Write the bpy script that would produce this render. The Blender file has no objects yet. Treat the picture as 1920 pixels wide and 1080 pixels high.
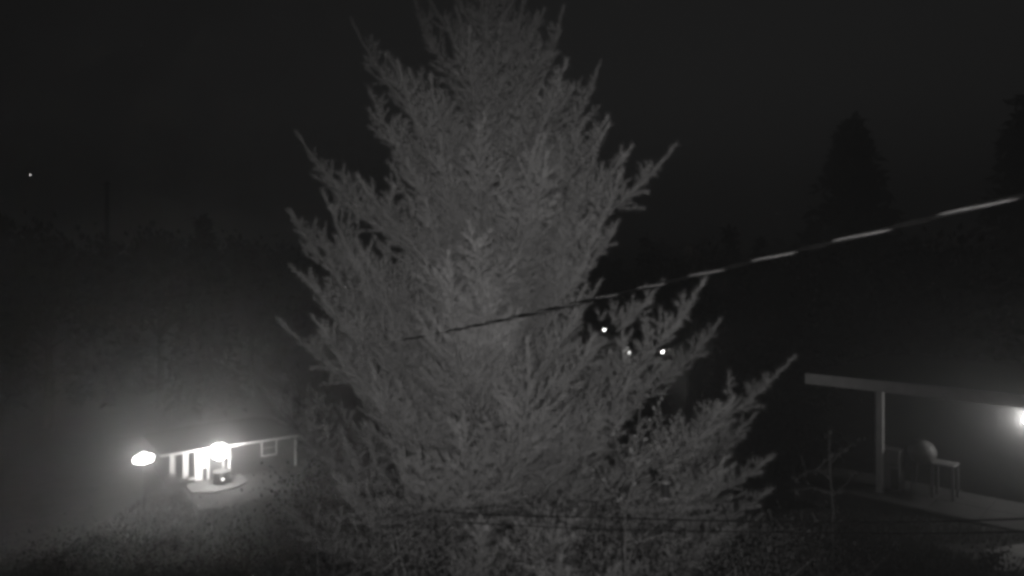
import bpy, bmesh, math, random
import numpy as np
from mathutils import Vector, Matrix

R = math.radians
scn = bpy.context.scene
col = scn.collection
random.seed(7)

# ------------------------------------------------------------------ camera
F = 1251.0                 # focal length in photograph pixels (1920 wide)
CZ = 5.2                   # camera height over the yard
HY = 520.0                 # photograph row of the horizon
cam_d = bpy.data.cameras.new('camera')
cam_d.sensor_width = 36.0
cam_d.lens = 36.0 * F / 1920.0
cam_d.shift_y = -(540.0 - HY) / 1920.0
cam_d.clip_start = 0.05
cam_d.clip_end = 9000.0
cam_d.dof.use_dof = True
cam_d.dof.focus_distance = 38.0
cam_d.dof.aperture_fstop = 2.2
cam = bpy.data.objects.new('camera', cam_d)
cam.location = (0, 0, CZ)
cam.rotation_euler = (R(90), 0, 0)
col.objects.link(cam)
scn.camera = cam

# ------------------------------------------------------------------ sky
world = bpy.data.worlds.new('World')
scn.world = world
world.use_nodes = True
nt = world.node_tree
nt.nodes.clear()
sky = nt.nodes.new('ShaderNodeTexSky')
sky.sky_type = 'NISHITA'
sky.sun_disc = False
sky.sun_elevation = R(4.0)
sky.sun_rotation = R(200.0)
sky.dust_density = 3.0
bw = nt.nodes.new('ShaderNodeRGBToBW')       # the camera is a monochrome night camera
bg = nt.nodes.new('ShaderNodeBackground')
bg.inputs['Strength'].default_value = 0.0072
wo = nt.nodes.new('ShaderNodeOutputWorld')
nt.links.new(sky.outputs['Color'], bw.inputs['Color'])
nt.links.new(bw.outputs['Val'], bg.inputs['Color'])
nt.links.new(bg.outputs['Background'], wo.inputs['Surface'])

# ------------------------------------------------------------------ the camera house's own night illuminator
ill = bpy.data.lights.new('night_illuminator', 'SPOT')
ill.energy = 3150.0
ill.spot_size = R(56)
ill.spot_blend = 1.0
ill.shadow_soft_size = 0.06
ill.color = (1.0, 0.985, 0.98)
illo = bpy.data.objects.new('night_illuminator', ill)
illo.location = (0.1, -2.4, 5.4)
illo.rotation_euler = (Vector((0.7, 9.0, 4.7)) - illo.location).to_track_quat('-Z', 'Y').to_euler()
col.objects.link(illo)

# ------------------------------------------------------------------ exposure, sampling
scn.view_settings.view_transform = 'Standard'
scn.view_settings.look = 'None'
scn.view_settings.exposure = 0.0
scn.view_settings.gamma = 1.0
scn.view_settings.use_curve_mapping = False
scn.render.engine = 'CYCLES'
cy = scn.cycles
cy.use_denoising = True
cy.denoiser = 'OPENIMAGEDENOISE'
cy.denoising_input_passes = 'RGB_ALBEDO_NORMAL'
cy.max_bounces = 2
cy.diffuse_bounces = 2
cy.volume_bounces = 0
cy.transparent_max_bounces = 16
cy.sample_clamp_indirect = 3.0
cy.sample_clamp_direct = 40.0
cy.filter_width = 3.6

# ================================================================== helpers
def pt(px, py, y):
    """the point at depth y that the photograph shows at (px, py)"""
    return Vector(((px - 960.0) / F * y, y, CZ - (py - HY) / F * y))

def mat(name, base, rough=0.8, var=0.25, scale=6.0, bump=0.0, metal=0.0, trans=None, spec=0.3, tint=(1.0, 0.985, 0.975)):
    m = bpy.data.materials.new(name)
    m.use_nodes = True
    t = m.node_tree
    b = t.nodes['Principled BSDF']
    b.inputs['Roughness'].default_value = rough
    b.inputs['Metallic'].default_value = metal
    b.inputs['Specular IOR Level'].default_value = spec
    tc = t.nodes.new('ShaderNodeTexCoord')
    n = t.nodes.new('ShaderNodeTexNoise')
    n.inputs['Scale'].default_value = scale
    n.inputs['Detail'].default_value = 6.0
    t.links.new(tc.outputs['Object'], n.inputs['Vector'])
    cr = t.nodes.new('ShaderNodeValToRGB')
    lo, hi = base * (1 - var), base * (1 + var)
    cr.color_ramp.elements[0].position = 0.3
    cr.color_ramp.elements[1].position = 0.7
    cr.color_ramp.elements[0].color = (lo * tint[0], lo * tint[1], lo * tint[2], 1)
    cr.color_ramp.elements[1].color = (hi * tint[0], hi * tint[1], hi * tint[2], 1)
    t.links.new(n.outputs['Fac'], cr.inputs['Fac'])
    t.links.new(cr.outputs['Color'], b.inputs['Base Color'])
    if bump:
        bp = t.nodes.new('ShaderNodeBump')
        bp.inputs['Strength'].default_value = bump
        bp.inputs['Distance'].default_value = 0.02
        t.links.new(n.outputs['Fac'], bp.inputs['Height'])
        t.links.new(bp.outputs['Normal'], b.inputs['Normal'])
    if trans:
        tr = t.nodes.new('ShaderNodeBsdfTranslucent')
        t.links.new(cr.outputs['Color'], tr.inputs['Color'])
        mx = t.nodes.new('ShaderNodeMixShader')
        mx.inputs['Fac'].default_value = trans
        t.links.new(b.outputs['BSDF'], mx.inputs[1])
        t.links.new(tr.outputs['BSDF'], mx.inputs[2])
        t.links.new(mx.outputs['Shader'], t.nodes['Material Output'].inputs['Surface'])
    return m

def glow(name, strength, sampled=False):
    m = bpy.data.materials.new(name)
    if not sampled: m.cycles.emission_sampling = 'NONE'
    m.use_nodes = True
    t = m.node_tree
    t.nodes.clear()
    e = t.nodes.new('ShaderNodeEmission')
    e.inputs['Color'].default_value = (1.0, 0.985, 0.96, 1)
    e.inputs['Strength'].default_value = strength
    o = t.nodes.new('ShaderNodeOutputMaterial')
    t.links.new(e.outputs['Emission'], o.inputs['Surface'])
    return m

def glass(name, rough=0.08):
    m = bpy.data.materials.new(name)
    m.use_nodes = True
    b = m.node_tree.nodes['Principled BSDF']
    b.inputs['Base Color'].default_value = (0.02, 0.02, 0.02, 1)
    b.inputs['Roughness'].default_value = rough
    b.inputs['Specular IOR Level'].default_value = 0.6
    return m

M = {
    'needles': mat('spruce_needles', 0.24, 0.6, 0.30, 2.2, trans=0.25),
    'bark': mat('spruce_bark', 0.28, 0.9, 0.35, 20, bump=0.6),
    'twig': mat('twig_bark', 0.13, 0.9, 0.3, 30),
    'leaf': mat('shrub_leaves', 0.08, 0.8, 0.18, 3.0, trans=0.25),
    'leaf_pale': mat('pale_leaves', 0.10, 0.5, 0.35, 5.0, trans=0.25),
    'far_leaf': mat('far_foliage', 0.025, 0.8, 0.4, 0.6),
    'far_bark': mat('far_bark', 0.06, 0.9, 0.3, 3),
    'grass': mat('grass_blades', 0.10, 0.7, 0.25, 1.2, trans=0.2),
    'soil': mat('turf_ground', 0.055, 0.95, 0.55, 1.1, bump=0.5),
    'white': mat('white_paint', 0.82, 0.55, 0.06, 3.0, bump=0.05),
    'offwhite': mat('weathered_white_paint', 0.38, 0.6, 0.15, 3.0, bump=0.08),
    'wall_dark': mat('dark_siding_paint', 0.03, 0.7, 0.15, 2.0, bump=0.1),
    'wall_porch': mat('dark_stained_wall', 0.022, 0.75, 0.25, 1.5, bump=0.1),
    'roof': mat('asphalt_roofing', 0.03, 0.95, 0.35, 14, bump=0.5),
    'concrete': mat('concrete', 0.15, 0.9, 0.25, 2.4, bump=0.25),
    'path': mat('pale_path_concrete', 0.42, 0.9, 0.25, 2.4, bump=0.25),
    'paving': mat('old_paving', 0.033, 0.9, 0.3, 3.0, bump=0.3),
    'dark': mat('dark_plastic', 0.03, 0.5, 0.2, 4),
    'tub': mat('dark_wood_staves', 0.06, 0.6, 0.3, 6, bump=0.2),
    'metal': mat('grey_metal', 0.12, 0.45, 0.15, 8, metal=0.3),
    'pole': mat('weathered_pole_wood', 0.07, 0.9, 0.3, 5, bump=0.3),
    'insul': mat('black_cable_insulation', 0.006, 1.0, 0.2, 12, spec=0.0),
    'alu': mat('bare_aluminium_strand', 0.2, 0.55, 0.12, 20),
    'pale': mat('pale_enamel', 0.14, 0.5, 0.1, 4),
    'pane': glass('window_glass'),
    'clear': glass('clear_plastic', 0.2),
}

def lamp_light(name, parent, loc, rad, I):
    """the light of a glowing globe of radiant intensity I"""
    ld = bpy.data.lights.new(name, 'POINT')
    ld.energy = 4 * math.pi * I
    ld.shadow_soft_size = rad
    ld.use_soft_falloff = False
    ld.color = (1.0, 0.985, 0.96)
    o = bpy.data.objects.new(name, ld)
    o.location = loc; o.parent = parent
    col.objects.link(o)

def tag(o, label=None, cat=None, group=None, kind=None):
    if label: o['label'] = label
    if cat: o['category'] = cat
    if group: o['group'] = group
    if kind: o['kind'] = kind
    return o

def empty(name, loc, rz=0.0):
    o = bpy.data.objects.new(name, None)
    o.empty_display_size = 0.2
    o.location = loc
    o.rotation_euler = (0, 0, rz)
    col.objects.link(o)
    return o

def link(name, me, mats, parent=None, loc=None):
    o = bpy.data.objects.new(name, me)
    if not isinstance(mats, (list, tuple)): mats = [mats]
    if not me.materials:
        for m in mats: me.materials.append(m)
    col.objects.link(o)
    if parent is not None: o.parent = parent
    if loc is not None: o.location = loc
    return o

class MB:
    """collects shapes into one mesh"""
    def __init__(s): s.bm = bmesh.new()
    def box(s, x0, x1, y0, y1, z0, z1, bev=0.0, mtx=None):
        r = bmesh.ops.create_cube(s.bm, size=1.0)
        vs = r['verts']
        for v in vs:
            v.co = Vector(((x0 + x1) / 2 + v.co.x * (x1 - x0), (y0 + y1) / 2 + v.co.y * (y1 - y0), (z0 + z1) / 2 + v.co.z * (z1 - z0)))
        if bev:
            es = list({e for v in vs for e in v.link_edges})
            g = bmesh.ops.bevel(s.bm, geom=es, offset=bev, segments=1, affect='EDGES')
            vs = list({v for f in g['faces'] for v in f.verts} | {v for v in vs if v.is_valid})
        if mtx is not None:
            for v in vs: v.co = mtx @ v.co
        return s
    def tube(s, pts, rad, n=8, cap=True):
        pts = [Vector(p) for p in pts]
        if not isinstance(rad, (list, tuple)): rad = [rad] * len(pts)
        rings = []
        ref = Vector((0.31, 0.17, 0.93))
        for i, p in enumerate(pts):
            d = (pts[min(i + 1, len(pts) - 1)] - pts[max(i - 1, 0)]).normalized()
            a = d.cross(ref)
            if a.length < 1e-3: a = d.cross(Vector((1, 0, 0)))
            a.normalize(); b = d.cross(a)
            rings.append([s.bm.verts.new(p + (a * math.cos(2 * math.pi * k / n) + b * math.sin(2 * math.pi * k / n)) * rad[i]) for k in range(n)])
        for i in range(len(rings) - 1):
            for k in range(n):
                s.bm.faces.new((rings[i][k], rings[i][(k + 1) % n], rings[i + 1][(k + 1) % n], rings[i + 1][k]))
        if cap:
            s.bm.faces.new(rings[0][::-1]); s.bm.faces.new(rings[-1])
        return s
    def lathe(s, prof, n=24, c=(0, 0, 0)):
        c = Vector(c); rings = []
        for r, z in prof:
            rings.append([s.bm.verts.new(c + Vector((max(r, 1e-4) * math.cos(2 * math.pi * k / n), max(r, 1e-4) * math.sin(2 * math.pi * k / n), z))) for k in range(n)])
        for i in range(len(rings) - 1):
            for k in range(n):
                s.bm.faces.new((rings[i][k], rings[i][(k + 1) % n], rings[i + 1][(k + 1) % n], rings[i + 1][k]))
        return s
    def prism(s, poly, z0, z1):
        a = [s.bm.verts.new((x, y, z0)) for x, y in poly]
        b = [s.bm.verts.new((x, y, z1)) for x, y in poly]
        n = len(poly)
        for k in range(n): s.bm.faces.new((a[k], a[(k + 1) % n], b[(k + 1) % n], b[k]))
        s.bm.faces.new(a[::-1]); s.bm.faces.new(b)
        return s
    def ball(s, c, r, sub=2):
        bmesh.ops.create_icosphere(s.bm, subdivisions=sub, radius=r, matrix=Matrix.Translation(Vector(c)))
        return s
    def build(s, name, m, parent=None, smooth=False, loc=None):
        bmesh.ops.recalc_face_normals(s.bm, faces=s.bm.faces)
        me = bpy.data.meshes.new(name)
        s.bm.to_mesh(me); s.bm.free()
        if smooth: me.shade_smooth()
        return link(name, me, m, parent, loc)

def np_mesh(name, verts, tris, mat_idx=None):
    me = bpy.data.meshes.new(name)
    verts = np.asarray(verts, np.float32); tris = np.asarray(tris, np.int32)
    me.vertices.add(len(verts)); me.vertices.foreach_set('co', verts.ravel())
    me.loops.add(tris.size); me.loops.foreach_set('vertex_index', tris.ravel())
    me.polygons.add(len(tris)); me.polygons.foreach_set('loop_start', np.arange(0, tris.size, 3, dtype=np.int32))
    if mat_idx is not None: me.polygons.foreach_set('material_index', np.asarray(mat_idx, np.int32))
    me.update(calc_edges=True)
    return me

def unit(a):
    return a / np.maximum(np.linalg.norm(a, axis=-1, keepdims=True), 1e-9)

# ================================================================== terrain
HX = Vector((-0.39, 0.92))
FLOOR = -10.35
def ground_z(x, y):
    x = np.asarray(x, float); y = np.asarray(y, float)
    s = -0.39 * x + 0.92 * y - 11.0
    drop = 0.348 * np.where(s > 20, s, np.log1p(np.exp(np.clip(s, -30, 30) * 1.2)) / 1.2)
    z = -drop
    fl = FLOOR + 0.0 * x
    z = np.maximum(z, fl) + 0.25 * np.exp(-((z - fl) / 0.8) ** 2) * 0.0
    rr = np.hypot(x, y)
    z = z + np.clip((rr - 110) / 120, 0, 1) ** 1.5 * 17.0         # the far side of the valley
    z = z + 0.06 * np.sin(x * 0.7 + 1.3) * np.cos(y * 0.55) * np.clip(rr / 14, 0, 1)
    return z - 0.15
def gz(x, y): return float(ground_z(x, y))

u = np.linspace(-1, 1, 190)
gx = np.sinh(u * 3.2) / np.sinh(3.2) * 240
gy = np.sinh(np.linspace(-0.55, 1, 190) * 3.2) / np.sinh(3.2) * 240
X, Y = np.meshgrid(gx, gy)
Z = ground_z(X, Y)
n = len(gx)
idx = np.arange(n * n).reshape(n, n)
q = np.stack([idx[:-1, :-1], idx[:-1, 1:], idx[1:, 1:], idx[1:, :-1]], -1).reshape(-1, 4)
tri = np.concatenate([q[:, [0, 1, 2]], q[:, [0, 2, 3]]])
me = np_mesh('ground', np.stack([X, Y, Z], -1).reshape(-1, 3), tri); me.shade_smooth()
tag(link('ground', me, M['soil']), kind='structure')

# ================================================================== the near building on the right
ex = Vector((0.7016, -0.7124)); en = Vector((0.7124, 0.7016))     # along the eave, and back into the house
E0 = Vector((7.8, 17.7))
ang_r = math.atan2(ex.y, ex.x)
PZ = 0.0                                                           # patio level, world
def right_local(px, back):
    """distance along the eave of the point `back` metres behind it seen at column px"""
    k = (px - 960.0) / F
    b = E0 + en * back
    return (k * b.y - b.x) / (ex.x - k * ex.y)
PATIO = -0.14
rb = empty('porch_building', (E0.x, E0.y, 0), ang_r)
tag(rb, 'dark low building with flat roof, white post and covered porch at right edge', 'building')
EAVE = CZ - 2.62
LEN = 9.0
MB().box(-0.0, LEN, 0.03, 7.0, EAVE - 0.02, EAVE + 0.06).build('roof', M['roof'], rb)
MB().box(-0.02, LEN, -0.02, 0.026, EAVE - 0.20, EAVE + 0.075, 0.006).build('fascia', M['offwhite'], rb)
MB().box(-0.03, 0.02, 0.03, 7.0, EAVE - 0.20, EAVE + 0.055).build('fascia', M['offwhite'], rb)
for k in range(11):                                                # soffit boards
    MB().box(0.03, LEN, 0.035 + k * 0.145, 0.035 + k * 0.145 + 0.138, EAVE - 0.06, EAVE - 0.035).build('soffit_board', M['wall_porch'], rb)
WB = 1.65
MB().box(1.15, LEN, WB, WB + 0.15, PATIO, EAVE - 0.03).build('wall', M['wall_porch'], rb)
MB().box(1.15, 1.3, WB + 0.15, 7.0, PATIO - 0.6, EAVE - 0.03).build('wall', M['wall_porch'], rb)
tp = right_local(1650, 0.12)
MB().box(tp - 0.075, tp + 0.075, 0.05, 0.2, PATIO, EAVE - 0.11, 0.008).build('porch_post', M['offwhite'], rb)
MB().box(0.03, LEN, 0.06, 0.19, EAVE - 0.2, EAVE - 0.07).build('beam', M['wall_porch'], rb)
# patio slab
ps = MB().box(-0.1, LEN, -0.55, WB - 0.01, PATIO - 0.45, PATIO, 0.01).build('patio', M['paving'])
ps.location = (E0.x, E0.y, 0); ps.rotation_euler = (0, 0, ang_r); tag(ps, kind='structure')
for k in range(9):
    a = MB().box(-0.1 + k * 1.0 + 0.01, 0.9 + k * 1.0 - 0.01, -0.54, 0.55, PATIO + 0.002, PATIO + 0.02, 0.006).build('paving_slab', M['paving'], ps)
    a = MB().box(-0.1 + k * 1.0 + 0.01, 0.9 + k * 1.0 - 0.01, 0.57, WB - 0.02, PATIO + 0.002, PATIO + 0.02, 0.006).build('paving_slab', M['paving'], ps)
PT = PATIO + 0.02
def rworld(a, b, z): 
    p = E0 + ex * a + en * b
    return Vector((p.x, p.y, z))

# wall lantern at the frame's right edge
lb = WB - 0.16
tl = right_local(1928, lb)
lz = CZ - (787 - HY) / F * rworld(tl, lb, 0).y
wl = empty('wall_lantern', rworld(tl, lb, lz), ang_r)
tag(wl, 'lit wall lantern at the right edge of the picture under the eave', 'lamp')
MB().box(-0.05, 0.05, 0.13, 0.157, -0.14, 0.1, 0.004).box(-0.015, 0.015, 0.02, 0.135, 0.125, 0.15).build('bracket', M['dark'], wl)
MB().lathe([(0.0, 0.19), (0.03, 0.17), (0.1, 0.13), (0.1, 0.12), (0.0, 0.12)], 12).build('cap', M['dark'], wl)
MB().ball((0, 0, 0), 0.1, 2).build('globe', glow('wall_lantern_light', 40.0), wl, True)
lamp_light('wall_lantern_light', wl, (0, 0, 0), 0.108, 6.5)

# pale cabinet beside the post
tc = right_local(1671, 0.42)
cb = empty('storage_cabinet', rworld(tc, 0.45, PT), ang_r)
tag(cb, 'pale upright storage cabinet standing beside the white porch post', 'cabinet')
MB().box(-0.24, 0.24, -0.2, 0.2, 0.06, 1.02, 0.02).build('body', M['pale'], cb)
MB().box(-0.26, 0.26, -0.23, 0.22, 1.022, 1.07, 0.015).build('lid', M['pale'], cb)
dd = MB().box(-0.02, 0.22, -0.225, -0.203, 0.68, 1.0, 0.006).build('door', M['pale'], cb)
MB().box(0.0, 0.2, -0.25, -0.227, 0.70, 0.73).build('handle', M['dark'], dd)
MB().box(0.04, 0.22, -0.225, -0.203, 0.10, 0.60, 0.006).build('door', M['dark'], cb)
for sx in (-0.2, 0.2):
    MB().box(sx - 0.03, sx + 0.03, -0.17, 0.17, 0.0, 0.058).build('foot', M['dark'], cb)

# round-lidded barbecue with side table
tq = right_local(1738, 0.75)
bq = empty('barbecue', rworld(tq, 0.8, PT), ang_r)
tag(bq, 'round-lidded barbecue with a legged side table on the porch', 'barbecue')
MB().lathe([(0.0, 0.72), (0.16, 0.74), (0.27, 0.84), (0.315, 0.97), (0.315, 1.0)], 24, (-0.12, 0, 0)).build('bowl', M['pale'], bq, True)
ld = MB().lathe([(0.32, 1.002), (0.31, 1.08), (0.25, 1.2), (0.14, 1.28), (0.0, 1.31)], 24, (-0.12, 0, 0)).build('lid', M['pale'], bq, True)
MB().tube([(-0.18, 0, 1.30), (-0.18, 0, 1.36), (-0.06, 0, 1.36), (-0.06, 0, 1.30)], 0.012, 6).build('handle', M['dark'], ld)
MB().box(0.12, 0.62, -0.26, 0.26, 0.80, 0.84, 0.01).build('side_table', M['pale'], bq)
for lx, ly in ((0.16, -0.23), (0.58, -0.23), (0.16, 0.23), (0.58, 0.23)):
    MB().box(lx - 0.025, lx + 0.025, ly - 0.025, ly + 0.025, 0.0, 0.798).build('leg', M['pale'], bq)
for lx, ly in ((-0.32, -0.18), (-0.32, 0.18)):
    MB().tube([(lx, ly, 0.0), (lx + 0.08, ly * 0.8, 0.8)], 0.018, 6).build('leg', M['metal'], bq)

# pale stepping path in the lower right corner
pa = MB().prism([(8.7, 12.2), (9.3, 11.6), (11.0, 11.2), (12.0, 12.6), (10.6, 13.4), (9.2, 13.0)], -0.4, -0.10).build('path', M['path'])
tag(pa, kind='structure')

# ================================================================== the lit house down the slope on the left
hx = Vector((0.79, 0.612)).normalized()
ang_l = math.atan2(hx.y, hx.x)
H0 = Vector((-25.5, 49.7))
HG = -10.35                   # ground there
def lh(t, b, z):              # along the front wall, back into the house (negative = towards us), height over ground
    n_ = Vector((-hx.y, hx.x))
    p = H0 + hx * t + n_ * b
    return Vector((p.x, p.y, HG + z))
hs = empty('porch_house', (H0.x, H0.y, HG), ang_l)
tag(hs, 'single storey house with white trim glowing under its porch lamp, lower left', 'house')
HL = 9.53; HH = 2.55; HD = 6.5
wallm = MB().box(0, HL, 0.0, 0.18, -0.3, HH).build('wall', M['wall_dark'], hs)
MB().box(HL - 0.18, HL, 0.183, HD, -0.3, HH).build('wall', M['wall_dark'], hs)
MB().box(0, 0.18, 0.183, HD, -0.3, HH).build('wall', M['wall_dark'], hs)
MB().box(0.183, HL - 0.183, HD - 0.18, HD, -0.3, HH).build('wall', M['wall_dark'], hs)
for k in range(13):           # lap boards on the side wall round the corner and on the front
    z = 0.02 + k * 0.195
    MB().box(HL + 0.002, HL + 0.022, 0.11, HD, z, z + 0.17).build('siding_board', M['wall_dark'], hs)
    MB().box(4.4, 6.55, -0.022, -0.002, z, z + 0.17).build('siding_board', M['wall_dark'], hs)
    MB().box(8.3, HL - 0.12, -0.022, -0.002, z, z + 0.17).build('siding_board', M['wall_dark'], hs)
# roof: low hip
OV = 0.75
rm = MB()
zb, zr = HH + 0.03, HH + 1.15
pts_ = [(-OV, -OV, zb), (HL + OV * 0.6, -OV, zb), (HL + OV * 0.6, HD + OV, zb), (-OV, HD + OV, zb), (2.6, HD / 2, zr), (HL - 2.4, HD / 2, zr)]
vs = [rm.bm.verts.new(p) for p in pts_]
for f in ((0, 1, 5, 4), (1, 2, 5), (2, 3, 4, 5), (3, 0, 4), (3, 2, 1, 0)):
    rm.bm.faces.new([vs[i] for i in f])
roof = rm.build('roof', M['roof'], hs)
MB().box(-OV - 0.03, HL + OV * 0.6 + 0.03, -OV - 0.035, -OV - 0.003, HH - 0.11, HH + 0.06).build('fascia', M['white'], roof)
MB().box(HL + OV * 0.6 + 0.003, HL + OV * 0.6 + 0.035, -OV, HD + OV, HH - 0.11, HH + 0.06).build('fascia', M['white'], roof)
MB().box(-OV, HL + OV * 0.6, -OV + 0.002, -0.004, HH - 0.02, HH + 0.005).build('soffit', M['white'], hs)
# corner boards, pilasters
MB().box(HL - 0.18, HL + 0.03, -0.035, -0.003, -0.2, HH - 0.03).build('corner_board', M['white'], hs)
MB().box(HL + 0.003, HL + 0.035, -0.002, 0.1, -0.2, HH - 0.03).build('corner_board', M['white'], hs)
MB().box(0.0, 0.32, -0.035, -0.003, 0.2, HH - 0.03).build('corner_board', M['white'], hs)
MB().box(0.93, 1.24, -0.06, -0.003, 0.35, HH - 0.03).build('pilaster', M['white'], hs)
MB().box(0.60, 1.75, -0.30, -0.003, 0.22, 0.345).build('sill', M['white'], hs)
MB().box(1.74, 2.28, -0.04, -0.003, 0.02, HH - 0.03).build('panel', M['white'], hs)
MB().box(2.29, 2.61, -0.03, -0.003, 0.9, HH - 0.03).build('panel', M['white'], hs)  # added white so the wall beside the lamp burns out
def window(t0, t1, z0, z1, fw=0.07, bars=(1, 1)):
    w = MB().box(t0, t1, -0.05, -0.003, z0, z0 + fw).box(t0, t1, -0.05, -0.003, z1 - fw, z1).box(t0, t0 + fw, -0.05, -0.003, z0 + fw, z1 - fw).box(t1 - fw, t1, -0.05, -0.003, z0 + fw, z1 - fw).build('window', M['white'], hs)
    nx, nz = bars
    for i in range(nx):
        for j in range(nz):
            a0 = t0 + fw + (t1 - t0 - 2 * fw) * i / nx; a1 = t0 + fw + (t1 - t0 - 2 * fw) * (i + 1) / nx
            b0 = z0 + fw + (z1 - z0 - 2 * fw) * j / nz; b1 = z0 + fw + (z1 - z0 - 2 * fw) * (j + 1) / nz
            MB().box(a0 + 0.012, a1 - 0.012, -0.03, -0.02, b0 + 0.012, b1 - 0.012).build('pane', M['pane'], w)
    if nz > 1 or nx > 1:
        m_ = MB()
        for i in range(1, nx):
            a = t0 + fw + (t1 - t0 - 2 * fw) * i / nx; m_.box(a - 0.02, a + 0.02, -0.045, -0.019, z0 + fw, z1 - fw)
        for j in range(1, nz):
            b = z0 + fw + (z1 - z0 - 2 * fw) * j / nz; m_.box(t0 + fw, t1 - fw, -0.043, -0.018, b - 0.02, b + 0.02)
        m_.build('glazing_bar', M['white'], w)
    return w
window(0.36, 0.92, 0.36, 2.4, 0.03)
window(1.25, 1.73, 0.36, 2.4, 0.03)
window(6.65, 7.95, 1.05, 2.42, 0.13, (1, 2))
# front door beneath the lamp
dr = MB().box(2.75, 3.7, -0.04, -0.003, 0.06, 2.1, 0.008).build('door', M['wall_dark'], hs)
MB().box(2.62, 2.745, -0.05, -0.003, 0.0, 2.22).box(3.705, 3.83, -0.05, -0.003, 0.0, 2.22).box(2.75, 3.7, -0.05, -0.003, 2.105, 2.22).build('door_frame', M['white'], dr)
MB().ball((2.85, -0.09, 1.02), 0.04, 1).build('door_knob', M['metal'], dr)
# veranda post
MB().box(3.97, 4.11, -OV + 0.02, -OV + 0.16, 0.0, HH - 0.025, 0.008).box(3.9, 4.18, -OV - 0.05, -OV + 0.23, 0.0, 0.16).build('porch_post', M['white'], hs)

# porch lamp under the eave
p = lh(3.0, -1.9, 2.5)
pl = empty('porch_lamp', p, ang_l)
tag(pl, 'blazing porch lamp under the eave of the white-trimmed house', 'lamp')
MB().tube([(0, 1.1, 0.05), (0, 0.9, 0.5), (0, 0.4, 0.76), (0, 0, 0.72), (0, 0, 0.59)], 0.03, 8).lathe([(0.0, 0.67), (0.15, 0.65), (0.2, 0.59), (0.0, 0.60)], 16).build('bracket', M['metal'], pl)
PLI = 42.0
MB().ball((0, 0, 0), 0.6, 3).build('globe', glow('porch_lamp_light', 45.0), pl, True)  # globe oversized: its shape stands in for the lamp's glare
lamp_light('porch_lamp_light', pl, (0, 0, 0), 0.62, PLI)

# terrace with its step
n2 = Vector((-hx.y, hx.x))
def lquad(pts2, z0, z1, name, m):
    o = MB().prism(pts2, z0, z1).build(name, m)
    o.location = (H0.x, H0.y, HG); o.rotation_euler = (0, 0, ang_l)
    return tag(o, kind='structure')
lquad([(1.0, -2.6), (2.4, -3.5), (3.9, -3.2), (5.0, -2.3), (5.1, -0.02), (0.9, -0.02)], -0.3, 0.0 + 0.004, 'terrace', M['concrete'])
lquad([(2.2, -5.2), (3.6, -6.6), (5.3, -5.6), (6.2, -4.1), (5.6, -2.0), (5.15, -2.25), (3.95, -3.25), (2.4, -3.56)], -0.55, -0.26, 'terrace_step', M['concrete'])
# dark round tub
tb = empty('round_tub', lh(3.3, -1.5, 0.006), ang_l)
tag(tb, 'dark round tub on the lit terrace below the porch lamp', 'tub')
MB().lathe([(0.0, 0.0), (0.60, 0.0), (0.63, 0.9), (0.57, 0.9), (0.56, 0.8), (0.0, 0.8)], 28).build('wall', M['tub'], tb)
for z in (0.15, 0.7):
    MB().lathe([(0.612 + z * 0.03, z), (0.625 + z * 0.03, z), (0.625 + z * 0.03, z + 0.05), (0.612 + z * 0.03, z + 0.05)], 28).build('hoop', M['dark'], tb)
MB().lathe([(0.0, 0.95), (0.5, 0.93), (0.66, 0.905), (0.66, 0.88), (0.632, 0.88)], 28).build('cover', M['tub'], tb)
# little stake light in front of the tub
sl = empty('garden_light', lh(3.15, -2.35, 0.006), ang_l)
tag(sl, 'tiny bright garden light on a stake in front of the round tub', 'lamp')
MB().tube([(0, 0, 0), (0, 0, 0.42)], 0.015, 6).build('stake', M['metal'], sl)
MB().ball((0, 0, 0.5), 0.085, 2).build('globe', glow('garden_light_glow', 7.0), sl, True)
MB().lathe([(0.0, 0.62), (0.1, 0.575), (0.1, 0.565), (0.0, 0.57)], 12).build('cap', M['dark'], sl)

# floodlights on a post left of the house
fp = pt(270, 858, 43.0)
g0 = gz(fp.x, fp.y)
fl = empty('floodlight_post', (fp.x, fp.y, g0), 0.0)
tag(fl, 'glaring floodlights on a post left of the house, second brightest glow', 'lamp')
FH = fp.z - g0
MB().tube([(0, 0, 0), (0, 0, FH - 0.05)], [0.035, 0.025], 8).build('post', M['dark'], fl)
MB().tube([(-0.5, 0, FH - 0.08), (0.5, 0, FH - 0.02)], 0.025, 8).build('crossbar', M['metal'], fl)
FLI = 12.5
fg = glow('floodlight_glow', 55.0)
for k, (sx, sz) in enumerate(((-0.34, -0.07), (0.02, 0.03), (0.36, 0.05))):
    h = MB().lathe([(0.0, -0.16), (0.08, -0.16), (0.24, 0.06), (0.26, 0.16), (0.25, 0.16), (0.2, 0.02), (0.0, -0.06)], 14).build('floodlight_head', M['metal'], fl)
    h.location = (sx, -0.02, FH + sz)
    h.rotation_euler = (R(98), 0, R(18 + 8 * (k - 1)))
    MB().ball((0, 0, 0.17), (0.25, 0.36, 0.27)[k], 2).build('bulb', fg, h, True)  # bulbs oversized to draw the overexposed glare as a shape
    lamp_light('floodlight_light', h, (0, 0, 0.19), (0.26, 0.37, 0.28)[k], FLI / 3)

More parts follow.
